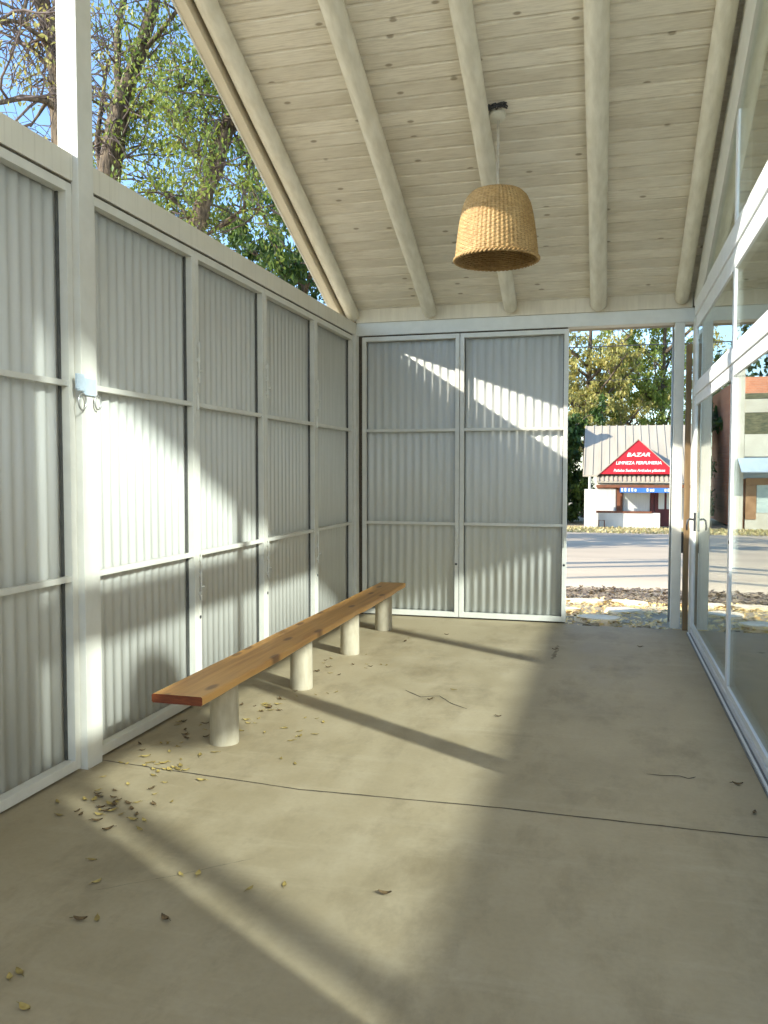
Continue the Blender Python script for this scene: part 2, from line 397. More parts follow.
log(0.672, 'whitewashed log rafter running beside the glass wall with dark gap', .070, .066, skew=.034)

# posts
def post(name, x0, x1, y0, y1, z1, mat, label=None, z0=0.0):
    o = MB().box(x0, x1, y0, y1, z0, z1, .004).build(name, mat)
    if label: tag(o, label, 'post')
    else: o['kind'] = 'structure'
    return o
LP = post('steel_post', -2.615, -2.503, 3.60, 3.725, 4.98, M['frame'], 'tall white square post rising above the left wall, with steel latch')
struct(MB().box(-2.56, -2.465, 8.395, 8.436, 0, 2.912).box(-1.46, -1.43, 8.40, 8.43, 0, 2.912), 'gap_shade_joints', M['crack_gap_shade'])  # dark backing, paints the shadow lines in the panel gaps
struct(MB().box(FX - .05, FX - .03, -3, 8.27, 0.0005, .016).box(-2.46, -.38, FY + .03, FY + .05, .0005, .016), 'gap_shade_base', M['crack_gap_shade'])  # dark strip standing in for the shade under the panels
struct(MB().box(FX - .05, FX - .012, -3, 8.27, 2.898, 2.914).box(-2.46, -.38, FY + .012, FY + .05, 2.898, 2.914), 'gap_shade_top', M['crack_gap_shade'])  # dark strip standing in for the shade below the beam
post('corner_post', -2.615, -2.505, 8.275, 8.375, 2.914, M['frame'], 'slim white corner post where the two corrugated walls meet')
post('trim_5', -2.615, -2.503, -.805, -.70, 6.8, M['frame'])

# panel leaves ------------------------------------------------------
def panel(w, label, loc, rz, group=None, bolts=(), z0=.014, z1=2.899, hinge=()):
    root = empty('corrugated_panel', loc, rz)
    tag(root, label, 'panel', group)
    st = .042; D = .055
    f = MB()
    f.box(0, st, 0, D, z0, z1, .003).box(w - st, w, 0, D, z0, z1, .003)
    f.box(st, w - st, 0, D, z0, z0 + .05, .003).box(st, w - st, 0, D, z1 - .045, z1, .003)
    f.build('panel_frame', M['frame'], root)
    corrugated(MB(), .003, w - .003, z0 + .004, z1 - .004, D + .0105).build('corrugated_sheet', M['sheet'], root, smooth=True)
    MB().box(w - st - .009, w - st + .001, D - .012, D + .003, z0 + .05, z1 - .045).box(st - .001, st + .006, D - .008, D + .003, z0 + .05, z1 - .045).build('stile_shade_strip', M['stile_shade'], root)  # dark strips painting the shadow line where sheet meets stile
    for z in (.972, 1.932):
        MB().box(st, w - st, .006, .04, z - .014, z + .014, .003).build('rail', M['frame'], root)
    for bx, bz, ln in bolts:
        m = MB().tube([(bx, -.010, bz - ln / 2), (bx, -.010, bz + ln / 2)], .006, 8)
        for k in (-.35, 0.05, .4): m.box(bx - .014, bx + .014, -.012, .002, bz + k * ln - .012, bz + k * ln + .012, .002)
        m.tube([(bx, -.010, bz - ln * .2), (bx + .002, -.035, bz - ln * .2)], .006, 8)
        m.build('slide_bolt', M['frame'], root)
    for bx, bz in hinge:
        MB().tube([(bx, -.006, bz - .05), (bx, -.006, bz + .05)], .010, 10).box(bx - .012, bx + .012, -.002, .001, bz - .04, bz + .04).build('hinge', M['frame'], root)
    for bx, bz in [(b_[0], b_[1] - .26) for b_ in bolts if b_[1] < 1.2]:
        MB().tube([(bx, -.002, bz), (bx, .001, bz)], .012, 10).build('bolt_hole', M['black'], root)
    return root
ed = [3.733, 4.848, 5.960, 7.120, 8.268]
lab = ['white corrugated panel just beyond the latch post, behind the near end of the bench',
       'white corrugated panel on the left wall, second beyond the latch post',
       'white corrugated panel on the left wall, third beyond the latch post',
       'white corrugated panel on the left wall, the last one before the corner']
for i in range(4):
    w = ed[i + 1] - ed[i] - .004
    panel(w, lab[i], (FX, ed[i] + .002, 0), R(90), 'corrugated panels of the left wall', bolts=[] if i == 0 else [(.022, .82, .30), (.022, 2.2, .26)], hinge=[] if i in (0, 2) else [(.004, 1.95)])
panel(3.585 - 2.47, 'white corrugated panel at the left edge, nearest, before the latch post', (FX, 2.47, 0), R(90), 'corrugated panels of the left wall')
panel(1.026, 'white corrugated panel on the far wall beside the corner, behind the bench end', (-2.472, FY, 0), 0, 'corrugated panels of the far wall', bolts=[(1.0, .82, .22)], hinge=[(1.022, 2.62)])
panel(1.070, 'white corrugated panel on the far wall next to the open doorway', (-1.440, FY + .001, 0), 0, 'corrugated panels of the far wall', bolts=[(1.048, .84, .16)])
# leaf swung out at the opening
panel(1.02, 'white panel leaf swung outward, seen edge-on at the right of the doorway', (.668, 8.475, 0.0), R(85.5), None, z0=.03)
DP = post('steel_post', .615, .702, 8.380, 8.455, 2.914, M['frame'], 'white square door post on the right of the open doorway')
post('wooden_post', .718, .764, 8.30, 8.40, 2.70, M['brownpost'], 'brown wooden post in the gap beside the glass wall')
lk = MB().box(-.0095, .0055, -.02, .02, -.10, .10, .003).build('lock_case', M['black'], DP); lk.location = (.712, 8.40, .83); lk['label'] = 'small dark lock case'
MB().tube([(-.003, -.02, .03), (-.003, -.035, .03)], .005, 8).build('lock_knob', M['black'], lk)

# latch on the tall post
lt = MB().box(0, .010, .015, .115, -.045, .04, .003).build('latch_plate', M['galv'], LP); lt.location = (-2.503, 3.592, 1.925); lt['label'] = 'pale blue steel latch plate'
MB().box(0, .014, -.045, .014, -.02, .055, .003).box(.014, .03, -.05, .0, -.03, -.015, .003).build('latch_bolt', M['galv'], lt)
def ring(cy, cz, r):
    return [(.016, cy + r * math.cos(a) * .75, cz + r * math.sin(a)) for a in [2 * math.pi * k / 18 for k in range(18)]]
MB().tube(ring(-.012, -.080, .042), .0045, 6, closed=True).build('latch_ring', M['chrome'], lt, smooth=True)
MB().tube(ring(.118, -.075, .035), .0045, 6, closed=True).build('latch_ring', M['chrome'], lt, smooth=True)

# ------------------------------------------------------------------ glass wall
YB = [8.10, 5.77, 3.42, 1.14]
PX = .786
def sl(y): return 2.60 + S * (FY - y)
def glazed(name, y0, y1, z0, z1, fw=.05, door=False):
    """frame and pane between y0<y1"""
    r = empty(name, (0, 0, 0)); r['kind'] = 'structure'
    m = MB()
    m.box(.773, .81, y0, y0 + fw, z0, z1, .003).box(.773, .81, y1 - fw, y1, z0, z1, .003)
    m.box(.773, .81, y0 + fw, y1 - fw, z0, z0 + fw, .003).box(.773, .81, y0 + fw, y1 - fw, z1 - fw, z1, .003)
    m.build('window_frame' if not door else 'door_frame', M['alu'], r)
    MB().box(PX - .004, PX + .004, y0 + fw - .01, y1 - fw + .01, z0 + fw - .01, z1 - fw + .01).build('pane', M['glass'], r)
    return r
d1 = glazed('door_1', YB[1] + .004, YB[0] - .07, .075, 2.15, .045, True)
h = MB().box(-.012, .006, -.018, .018, -.085, .085, .004)
ho = h.build('door_handle', M['black'], d1); ho.location = (.769, 7.84, 1.06)
lv = MB().tube([(-.01, 0, .02), (-.045, 0, .025), (-.062, 0, .012), (-.068, 0, -.03), (-.066, 0, -.075)], [.009, .009, .009, .008, .007], 8).build('lever', M['black'], ho, smooth=True)
w1 = glazed('door_2', YB[2] + .004, YB[1] - .004, .075, 2.15, .038, True)
ko = MB().tube([(.768, 5.745, 1.05), (.776, 5.745, 1.05)], .012, 12).build('keyhole', M['black'], w1)
glazed('window_1', YB[3] + .004, YB[2] - .10, .075, 2.15, .045)
struct(MB().box(.775, .86, YB[2] - .10, YB[2], .075, 2.15), 'trim_6', M['alu'])
for i, (a, c) in enumerate(((YB[1], YB[0] - .04), (YB[2], YB[1]), (YB[3], YB[2]))):
    glazed('window_%d' % (i + 2), a + .003, c - .003, 2.28, 2.83, .035)
# sloped gable lights
for i, (a, c) in enumerate(((YB[1], 7.30), (YB[2], YB[1]), (YB[3], YB[2]))):
    r = empty('window_%d' % (i + 5)); r['kind'] = 'structure'
    za, zb = 3.052, 3.052
    top = lambda y: sl(y) + .015
    m = MB(); f = .038
    m.prism([(a + .003, za), (a + .003 + f, za), (a + .003 + f, top(a + .003 + f)), (a + .003, top(a + .003))], 'x', .775, .86)
    m.box(.775, .86, a + .003 + f, c - .003, za, za + f, .003)
    if i: m.prism([(c - .003 - f, za + f), (c - .003, za + f), (c - .003, top(c - .003)), (c - .003 - f, top(c - .003 - f))], 'x', .775, .86)
    m.build('window_frame', M['alu'], r)
    e = c - .003 - f + .01 if i else c - .06
    MB().prism([(a + f - .008, za + f - .01), (e, za + f - .01), (e, max(top(e), za + f)), (a + f - .008, top(a + f - .008))], 'x', PX - .004, PX + .004).build('pane', M['glass'], r)
# sloped head frame, stepped
struct(MB().prism([(1.0, sl(1.0) + .016), (7.38, sl(7.38) + .016), (7.38, sl(7.38) + .12), (1.0, sl(1.0) + .12)], 'x', .764, .86), 'trim_7', M['frame'])
struct(MB().prism([(1.0, sl(1.0) + .122), (7.62, 3.052), (8.34, 3.052), (8.34, sl(8.34) + .53), (1.0, sl(1.0) + .53)], 'x', .774, .86), 'trim_8', M['frame'])
# transoms
struct(MB().box(.762, .86, 1.1, 8.12, 2.195, 2.279, .004).box(.775, .86, 1.1, 8.12, 2.152, 2.194), 'trim_9', M['alu'])
struct(MB().box(.762, .86, 1.1, 8.12, 2.925, 3.050, .004).box(.775, .86, 1.1, 8.12, 2.832, 2.924, .003), 'trim_10', M['alu'])
# end frame and sill
struct(MB().box(.768, .86, 8.032, 8.12, .075, 2.15, .004).box(.768, .86, 8.062, 8.12, 2.28, 2.83, .004), 'trim_11', M['alu'])
struct(MB().box(.768, .86, 8.12, 8.30, .0, 2.914), 'trim_12', M['frame'])
struct(MB().box(.745, .757, 1.1, 8.12, 0, .022).box(.774, .786, 1.1, 8.12, 0, .05).box(.786, .86, 1.1, 8.12, .04, .072, .003), 'baseboard_right', M['alu'])
struct(MB().box(.738, .86, 1.1, 8.12, .0005, .012), 'trim_13', M['track'])
struct(MB().box(.775, .90, -3.0, 1.142, 0, 6.1).prism([(-3.0, 6.1), (1.142, 6.1), (1.142, zc(1.142) - .01), (-3.0, zc(-3) - .01)], 'x', .775, .90), 'wall_right', M['frame'])

# ------------------------------------------------------------------ added room behind the glass, mirroring the porch to shape the beam
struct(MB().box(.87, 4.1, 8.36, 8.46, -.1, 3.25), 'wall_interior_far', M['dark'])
struct(MB().box(4.06, 4.16, -1.7, 8.46, -.1, 3.046), 'light_block_right', M['dark'])  # added mirror image of the left wall, blocks the beam low down
struct(MB().prism([(-1.75, -.1), (-1.65, -.1), (-1.65, zc(-1.65)), (-1.75, zc(-1.75))], 'x', .90, 4.2), 'light_block_back', M['dark'])  # added to keep sky light out of this room
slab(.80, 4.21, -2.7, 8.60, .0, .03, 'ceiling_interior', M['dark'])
slab(4.16, 4.21, -2.7, 8.60, -.70, .0, 'light_block_edge', M['dark'])  # added mirrored roof edge, lowered to cut the beam from above
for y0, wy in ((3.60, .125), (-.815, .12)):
    struct(MB().box(4.06, 4.16, y0, y0 + wy, 3.047, zc(y0) - .02), 'light_block_post', M['dark'])  # added mirrored posts, put shadow bands into the beam

# ------------------------------------------------------------------ bench
bn = empty('bench', (-2.03, 5.82, 0)); tag(bn, 'long low wooden bench on four pale round legs along the left wall', 'bench')
mb = MB(); n = 44; rows = []
for i in range(n + 1):
    y = 3.645 + (7.985 - 3.645) * i / n - 5.82; t = i / n
    wv = .004 * math.sin(11 * t) + .003 * math.sin(29 * t + 1)
    kn = -.016 * math.exp(-((t - .62) / .02) ** 2) - .010 * math.exp(-((t - .93) / .015) ** 2)
    x0, x1 = -.137 + .5 * wv, .138 + wv - .01 * t + kn
    b_ = .007
    prof = [(x0, .357 + b_), (x0 + b_, .357), (x1 - b_, .357), (x1, .357 + b_), (x1, .402 - b_), (x1 - b_, .402), (x0 + b_, .402), (x0, .402 - b_)]
    rows.append([mb.bm.verts.new((p[0], y, p[1])) for p in prof])
for A, B in zip(rows, rows[1:]):
    for k in range(8): mb.bm.faces.new((A[k], A[(k + 1) % 8], B[(k + 1) % 8], B[k]))
fa = mb.bm.faces.new(rows[0]); fb = mb.bm.faces.new(rows[-1][::-1])
po = mb.build('seat', M['plank'], bn); po.data.materials.append(M['endgrain'])
for p in po.data.polygons:
    if abs(p.normal.y) > .9: p.material_index = 1
autosmooth(po, 40)
# end-grain piece keeps its own material; legs
for y, r in ((4.175, .080), (5.385, .079), (6.52, .079), (7.60, .082)):
    mb = MB(); rings = []; N = 14; ph = random.uniform(0, 1)
    for z, s_ in ((0, 1.0), (.012, 1.02), (.12, 1.0), (.25, .985), (.356, .975)):
        rings.append([mb.bm.verts.new((r * s_ * math.cos(ph + 6.28319 * k / N) * (1 + .012 * ((k * 7) % 5 - 2)), y - 5.82 + r * s_ * math.sin(ph + 6.28319 * k / N) * (1 + .012 * ((k * 7) % 5 - 2)), z)) for k in range(N)])
    for A, B in zip(rings, rings[1:]):
        for k in range(N): mb.bm.faces.new((A[k], A[(k + 1) % N], B[(k + 1) % N], B[k]))
    mb.bm.faces.new(rings[0][::-1]); mb.bm.faces.new(rings[-1])
    autosmooth(mb.build('leg', M['legs'], bn), 50)

# ------------------------------------------------------------------ pendant lamp
LX, LY = -.803, 6.23
zt = zc(LY)
lp = empty('pendant_lamp', (LX, LY, zt)); tag(lp, 'bell shaped woven wicker pendant lamp hanging from the plank ceiling', 'pendant lamp')
ca = MB().lathe([(.048, -.048), (.058, -.042), (.062, -.015), (.058, .012)], 24).build('ceiling_rose', M['canopy'], lp, smooth=True)
autosmooth(ca, 40)
ca.rotation_euler = (-math.atan(S), 0, 0)
m = MB()
for k in range(6):
    a = random.uniform(-.06, .06); pts = []
    for i in range(9):
        t = i / 8; pts.append((-.062 + .135 * t + .01 * math.sin(7 * t + k), -.085 + .022 * math.sin(5 * t + k * 1.7), .015 + .015 * math.sin(9 * t + k)))
    m.tube(pts, .006, 6)
m.build('wiring', M['wire'], lp, smooth=True)
zr = 3.068 - zt; zs = 3.575 - zt
MB().tube([(.0, 0, -.045), (.0, 0, zs - .005)], .0035, 6).tube([(.012, 0, -.045), (.010, 0, zs - .005)], .0035, 6).build('cord', M['cable'], lp)
# wicker: weavers wound round ribs. profile from rim up
prof = [(.306, 0.0), (.303, .05), (.296, .12), (.287, .20), (.276, .28), (.262, .36), (.247, .42), (.222, .475), (.185, .512), (.13, .530), (.06, .536)]
prof = [(r, z * .95) for r, z in prof]
def prad(s):
    # s along profile length 0..1
    L = [0]
    for a, c in zip(prof, prof[1:]): L.append(L[-1] + math.hypot(c[0] - a[0], c[1] - a[1]))
    x = s * L[-1]
    for i in range(len(prof) - 1):
        if x <= L[i + 1]:
            t = (x - L[i]) / (L[i + 1] - L[i]); a, c = prof[i], prof[i + 1]
            return a[0] + (c[0] - a[0]) * t, a[1] + (c[1] - a[1]) * t
    return prof[-1]
NR = 56; rowsN = 46; seg = NR * 4
m = MB()
V = []
for j in range(rowsN * 4 + 1):
    s_ = j / (rowsN * 4); r, z = prad(s_); row = int(j // 4); ph = (j % 4) / 4
    bul = math.sin(math.pi * ((j % 4) / 4)) if j % 4 else 0
    V.append([])
    for k in range(seg):
        a = 2 * math.pi * k / seg
        wv = math.cos(2 * math.pi * k / 8 + (math.pi if row % 2 else 0))
        off = .0045 * bul * (.45 + .55 * wv) - .003 * (1 - bul) - (.0065 if k % 4 == 0 else (.0025 if k % 4 in (1, 3) else 0))
        V[-1].append(m.bm.verts.new(((r + off) * math.cos(a), (r + off) * math.sin(a), zr + z)))
for A, B in zip(V, V[1:]):
    for k in range(seg): m.bm.faces.new((A[k], A[(k + 1) % seg], B[(k + 1) % seg], B[k]))
bmesh.ops.recalc_face_normals(m.bm, faces=m.bm.faces)
sh = m.build('shade', M['wicker'], lp, smooth=True)
so = sh.modifiers.new('thick', 'SOLIDIFY'); so.thickness = .010; so.offset = -1
m = MB()
for ph in (0, math.pi):
    m.tube([((.306 + .007 * math.cos(30 * 2 * math.pi * k / 240 + ph)) * math.cos(2 * math.pi * k / 240), (.306 + .007 * math.cos(30 * 2 * math.pi * k / 240 + ph)) * math.sin(2 * math.pi * k / 240), zr + .007 * math.sin(30 * 2 * math.pi * k / 240 + ph)) for k in range(240)], .008, 6, closed=True)
m.build('rim', M['wicker'], lp, smooth=True)
MB().lathe([(.062, zr + .500), (.062, zr + .515), (.02, zr + .522)], 20).build('top_cap', M['wicker'], lp, smooth=True)

# added mirrored copy of an unseen porch lamp, for its shadow at the bench
def lamp_copy(src, loc, top):
    r = src.copy(); COL.objects.link(r); r.location = loc; dzz = top - loc[2]
    for ch in src.children:
        c = ch.copy(); COL.objects.link(c); c.parent = r
        if ch.name.startswith(('ceiling_rose', 'wiring')): c.location = ch.location
        elif ch.name.startswith('cord'): c.data = ch.data.copy(); c.scale = (1, 1, (zs + dzz - .0) / zs if zs else 1)
        else: c.location = (0, 0, dzz)
    return r
l2 = lamp_copy(lp, (2.33, 1.29, zc(1.29)), zt)
l2['label'] = 'added mirrored copy of an unseen wicker porch lamp, casting its shadow by the bench'

# ------------------------------------------------------------------ fallen leaves
def leaf_mesh(name, mat, w, l, curl):
    mb = MB(); n = 6; L = []
    for i in range(n + 1):
        t = i / n; ww = w * math.sin(math.pi * min(1, t * .97 + .03)) ** .8 / 2; y = (t - .5) * l
        z = .002 + curl * (2 * t - 1) ** 2
        L.append([mb.bm.verts.new((-ww, y, z + curl * .5)), mb.bm.verts.new((0, y, z)), mb.bm.verts.new((ww, y, z + curl * .5))])
    for A, B in zip(L, L[1:]):
        mb.bm.faces.new((A[0], A[1], B[1], B[0])); mb.bm.faces.new((A[1], A[2], B[2], B[1]))
    mb.tube([(0, -l / 2, .002 + curl), (0, -l / 2 - .012, .003 + curl * .6)], .0012, 4)
    o = mb.build(name, mat, smooth=True, fix=False); return o
protos = [leaf_mesh('fallen_leaf', M['fallen_yellow'], .022, .045, .006), leaf_mesh('fallen_leaf', M['fallen_olive'], .020, .05, .004), leaf_mesh('fallen_leaf', M['fallen_brown'], .024, .045, .009)]
used = [False] * 3
def place_leaf(x, y, kind, s=1.0, where=''):
    p = protos[kind]
    o = p if not used[kind] else p.copy()
    if used[kind]: COL.objects.link(o)
    used[kind] = True
    s *= 1.0
    o.location = (x, y, .001); o.rotation_euler = (0, 0, random.uniform(0, 6.28)); o.scale = (s, s, s)
    tag(o, 'small dry %s leaf lying on the concrete floor %s' % (['yellow', 'olive', 'brown'][kind], where[0]), 'leaf', '%s leaves on the floor %s' % (['yellow', 'olive', 'brown'][kind], where[0]))
near = ['near the foot of the tall post']; ben = ['beside the bench']; bare = ['in the open, away from the bench']
for k in range(34):
    place_leaf(-2.12 + random.gauss(0, .11), 3.24 + random.gauss(0, .10), random.choice([0, 1, 2, 2, 1]), random.uniform(.6, 1.1), near)
for k in range(26):
    place_leaf(-2.15 + random.gauss(0, .16), 3.72 + random.gauss(0, .13), random.choice([0, 0, 1]), random.uniform(.6, 1.15), near)
for k in range(26):
    place_leaf(-2.08 + random.gauss(0, .09), 4.83 + random.gauss(0, .13), random.choice([0, 0, 1, 2]), random.uniform(.5, 1.0), ben)
for k in range(24):
    place_leaf(-2.28 + random.gauss(0, .09), 4.2 + random.gauss(0, .18), random.choice([0, 1, 2]), random.uniform(.5, 1.0), ben)
for k in range(14):
    place_leaf(-1.72 + random.gauss(0, .12), 4.35 + random.gauss(0, .2), random.choice([0, 1]), random.uniform(.5, 1.0), ben)
for k in range(26):
    place_leaf(-1.95 + random.gauss(0, .16), 5.9 + random.gauss(0, .45), random.choice([0, 1, 2]), random.uniform(.5, .9), ben)
for x, y, k in ((-1.68, 2.36, 2), (-1.63, 2.38, 1), (-1.41, 2.44, 2), (-1.69, 2.03, 0), (-1.68, 2.06, 1), (-1.55, 1.92, 0), (-1.51, 2.73, 0), (-1.45, 2.75, 0), (-1.11, 2.76, 1), (-.74, 2.79, 2), (-1.22, 2.7, 1), (-1.87, 3.04, 1), (-1.95, 3.12, 0), (-1.1, 5.31, 2), (-1.0, 5.6, 1), (.65, 3.89, 2), (.63, 4.23, 2), (-.62, 5.05, 2), (-1.7, 7.1, 2), (-1.4, 7.5, 2), (-.4, 7.1, 2), (.3, 7.4, 2), (-1.78, 2.6, 0), (-1.9, 2.75, 1)):
    place_leaf(x, y, k, random.uniform(.8, 1.1), bare)

# ------------------------------------------------------------------ outside ground
GP = [(-40, -.45), (8.35, -.13), (10, -.17), (13, -.32), (20, -.55), (33, -.86), (40, -1.06), (80, -1.7), (200, -3)]
def gz(y):
    for (a, za), (c, zb) in zip(GP, GP[1:]):
        if y <= c: return za + (zb - za) * (y - a) / (c - a)
    return GP[-1][1]
def strip(y0, y1, x0, x1, dz, name, mat, nx=30, wob=0.0, kind='structure', th=.06):
    mb = MB(); ys = sorted({y0, y1, *[g[0] for g in GP if y0 < g[0] < y1], *[y0 + (y1 - y0) * i / 8 for i in range(9)]})
    g = []
    for j, y in enumerate(ys):
        yy = lambda x: y + (wob * (math.sin(x * 1.7 + j) + .6 * math.sin(x * 4.1 + 2 * j)) if j in (0, len(ys) - 1) else 0)
        g.append([mb.bm.verts.new((x0 + (x1 - x0) * i / nx, yy(x0 + (x1 - x0) * i / nx), gz(y) + dz)) for i in range(nx + 1)])
    for A, B in zip(g, g[1:]):
        for i in range(nx): mb.bm.faces.new((A[i], A[i + 1], B[i + 1], B[i]))
    o = mb.build(name, mat, smooth=True); o['kind'] = kind; return o
gm = MB(); xs = (-120, -2.72); 
for (y0, z0), (y1, z1) in zip(GP, GP[1:]):
    y0c = max(y0, -40)
    gm.poly([(-120, y0c, z0), (120, y0c, z0), (120, y1, z1), (-120, y1, z1)])
bmesh.ops.remove_doubles(gm.bm, verts=gm.bm.verts, dist=1e-4)
for v in gm.bm.verts:
    if v.co.y < 8.4: v.co.z -= 0.05
struct(gm, 'ground', M['earth'])
strip(13.2, 33.5, -40, 40, .012, 'road', M['road'], 60, .25)
def quads(spec, mat, name, parent=None, size=(.03, .06), flat=True, kind=None, label=None, cat=None):
    mb = MB()
    for (x, y, z) in spec:
        s = random.uniform(*size); a = random.uniform(0, 6.28)
        if flat: n = Vector((random.gauss(0, .35), random.gauss(0, .35), 1)).normalized()
        else: n = Vector((random.gauss(0, 1), random.gauss(0, 1), random.gauss(.35, .8))).normalized()
        u = n.cross(Vector((math.cos(a), math.sin(a), .01))).normalized(); v = n.cross(u); c = Vector((x, y, z))
        vs = [mb.bm.verts.new(c + u * s), mb.bm.verts.new(c + v * s * .5 + n * s * .12), mb.bm.verts.new(c - u * s), mb.bm.verts.new(c - v * s * .5 + n * s * .12)]
        mb.bm.faces.new((vs[0], vs[1], vs[2])); mb.bm.faces.new((vs[0], vs[2], vs[3]))
    o = mb.build(name, mat, parent, fix=False)
    if kind: o['kind'] = kind
    if label: o['label'] = label
    if cat: o['category'] = cat
    return o
def scatter(n, x0, x1, y0, y1, dz=.012):
    out = []
    for _ in range(n):
        y = random.uniform(y0, y1); out.append((random.uniform(x0, x1), y, gz(y) + dz + random.uniform(0, .03)))
    return out
quads(scatter(5200, -4.5, 3.5, 8.45, 11.6), M['litter'], 'leaf_litter', kind='stuff', size=(.025, .055), label='yellow dry leaf litter on the ground just outside the doorway', cat='leaf litter')
quads(scatter(5200, -5, 4.5, 11.3, 13.4), M['litter_dark'], 'leaf_litter', kind='stuff', size=(.03, .07), label='dark leaf litter along the near edge of the dirt road', cat='leaf litter')
gr = []
for _ in range(7000):
    y = random.uniform(33.3, 39.2); gr.append((random.uniform(-12, 8), y, gz(y) + random.uniform(.0, .05)))
quads(gr, M['grass'], 'grass', kind='stuff', size=(.04, .10), flat=False, label='yellowing grass verge in front of the red-signed shop', cat='grass')
def stone(x, y, rx, ry, label):
    mb = MB(); n = 11
    P = [(x + rx * (1 + .22 * math.sin(3 * a + x * 5)) * math.cos(a), y + ry * (1 + .2 * math.sin(2 * a + y * 3)) * math.sin(a)) for a in [2 * math.pi * k / n for k in range(n)]]
    z = gz(y); mb.prism(P, 'z', z - .03, z + .05)
    bmesh.ops.bevel(mb.bm, geom=[e for e in mb.bm.edges if all(v.co.z > z for v in e.verts)], offset=.018, segments=2, affect='EDGES')
    o = mb.build('flagstone', M['stone']); tag(o, label, 'stone', 'pale flagstones outside the doorway')
stone(-.05, 9.5, .24, .17, 'pale flat flagstone in the leaves, the nearest to the doorway slab')
stone(.20, 10.25, .22, .20, 'pale flagstone in the leaves on the right, behind the nearest flagstone')
stone(-.42, 10.15, .17, .10, 'small pale flagstone in the leaves on the left, beside the open panel')
stone(-.22, 11.25, .26, .16, 'pale flagstone at the back on the left, by the dark litter')
stone(.28, 11.25, .24, .16, 'pale flagstone at the back on the right, by the dark litter')
for x, w, lb in ((-.13, .14, 'left'), (.37, .12, 'right')):
    mb = MB(); n = 12; r = [[], []]
    for k in range(n):
        a = 2 * math.pi * k / n
        r[0].append(mb.bm.verts.new((x + w * math.cos(a), 8.50 + .07 * math.sin(a), -.17)))
        r[1].append(mb.bm.verts.new((x + w * .55 * math.cos(a) * (1 + .2 * math.sin(3 * a)), 8.50 + .04 * math.sin(a), -.02 + .015 * math.sin(2 * a))))
    for k in range(n): mb.bm.faces.new((r[0][k], r[0][(k + 1) % n], r[1][(k + 1) % n], r[1][k]))
    mb.bm.faces.new(r[1]); mb.bm.faces.new(r[0][::-1])
    o = mb.build('soil_clod', M['scuff']); tag(o, 'dark lump of broken concrete at the doorway edge, the %s of two' % lb, 'rubble')

# ------------------------------------------------------------------ shop across the road
def text(body, size, loc, parent, mat, name='lettering', wide=1.0, depth=.01, rot=(R(90), 0, 0), shear=0.0):
    cu = bpy.data.curves.new('txt', 'FONT'); cu.body = body; cu.size = size; cu.align_x = 'CENTER'; cu.extrude = depth; cu.shear = shear; cu.offset = size * .025
    t = bpy.data.objects.new('txt', cu); COL.objects.link(t)
    dg = bpy.context.evaluated_depsgraph_get(); me = bpy.data.meshes.new_from_object(t.evaluated_get(dg))
    bpy.data.objects.remove(t); bpy.data.curves.remove(cu)
    me.materials.clear(); me.materials.append(mat)
    o = bpy.data.objects.new(name, me); COL.objects.link(o); o.location = loc; o.rotation_euler = rot; o.scale = (wide, 1, 1)
    if parent: o.parent = parent
    return o
G0 = -1.06
sp = empty('shop_building', (1.2, 40, G0)); tag(sp, 'small shop with tin roof and red triangular sign across the road', 'shop')
def lx(x): return x - 1.2
def lz(z): return z - G0
def sbox(x0, x1, y0, y1, z0, z1, name, mat, parent=None, bev=.01):
    o = MB().box(lx(x0), lx(x1), y0 - 40, y1 - 40, lz(z0), lz(z1), bev).build(name, mat, parent or sp); return o
sbox(-.48, 4.6, 40.6, 46.5, G0, .95, 'wall', M['white'])
sbox(-.48, 2.42, 40.05, 40.55, G0, -.38, 'plinth', M['white'])
# standing-seam roof
rz0, rz1, ry0, ry1 = 1.30, 3.78, 39.9, 43.6
m = MB(); mm = lambda t, o=0: (ry0 + (ry1 - ry0) * t - 40, lz(rz0 + (rz1 - rz0) * t) + o)
m.prism([mm(0), mm(1), mm(1, .06), mm(0, .06)], 'x', lx(-1.05), lx(5.0))
m.prism([(2 * (ry1 - 40) - mm(0)[0], mm(0)[1]), mm(1), mm(1, .06), (2 * (ry1 - 40) - mm(0)[0], mm(0, .06)[1])], 'x', lx(-1.05), lx(5.0))
for k in range(17):
    xx = -1.03 + k * .372
    m.prism([mm(0, .06), mm(1, .06), mm(1, .10), mm(0, .10)], 'x', lx(xx), lx(xx + .05))
m.build('roof', M['tin'], sp)
# side gable wall under the roof
MB().prism([(40.6 - 40, lz(.95)), (46.5 - 40, lz(.95)), (43.6 - 40, lz(3.65))], 'x', lx(-.48), lx(-.38)).build('gable_wall', M['white'], sp)
# red sign gable
sg = MB().prism([(lx(-.30), lz(1.42)), (lx(3.10), lz(1.42)), (lx(1.40), lz(2.98))], 'y', -.42, -.36).build('gable_sign', M['red'], sp)
text('BAZAR', .24, (lx(1.40), -.43, lz(2.22)), sg, M['lettering'], wide=1.35, shear=.25)
text('LIMPIEZA PERFUMERIA', .20, (lx(1.42), -.43, lz(1.86)), sg, M['lettering'], wide=1.0, shear=.15)
text('Pañales Sueltos Artículos plásticos', .17, (lx(1.45), -.43, lz(1.53)), sg, M['lettering'], wide=.95, shear=.2)
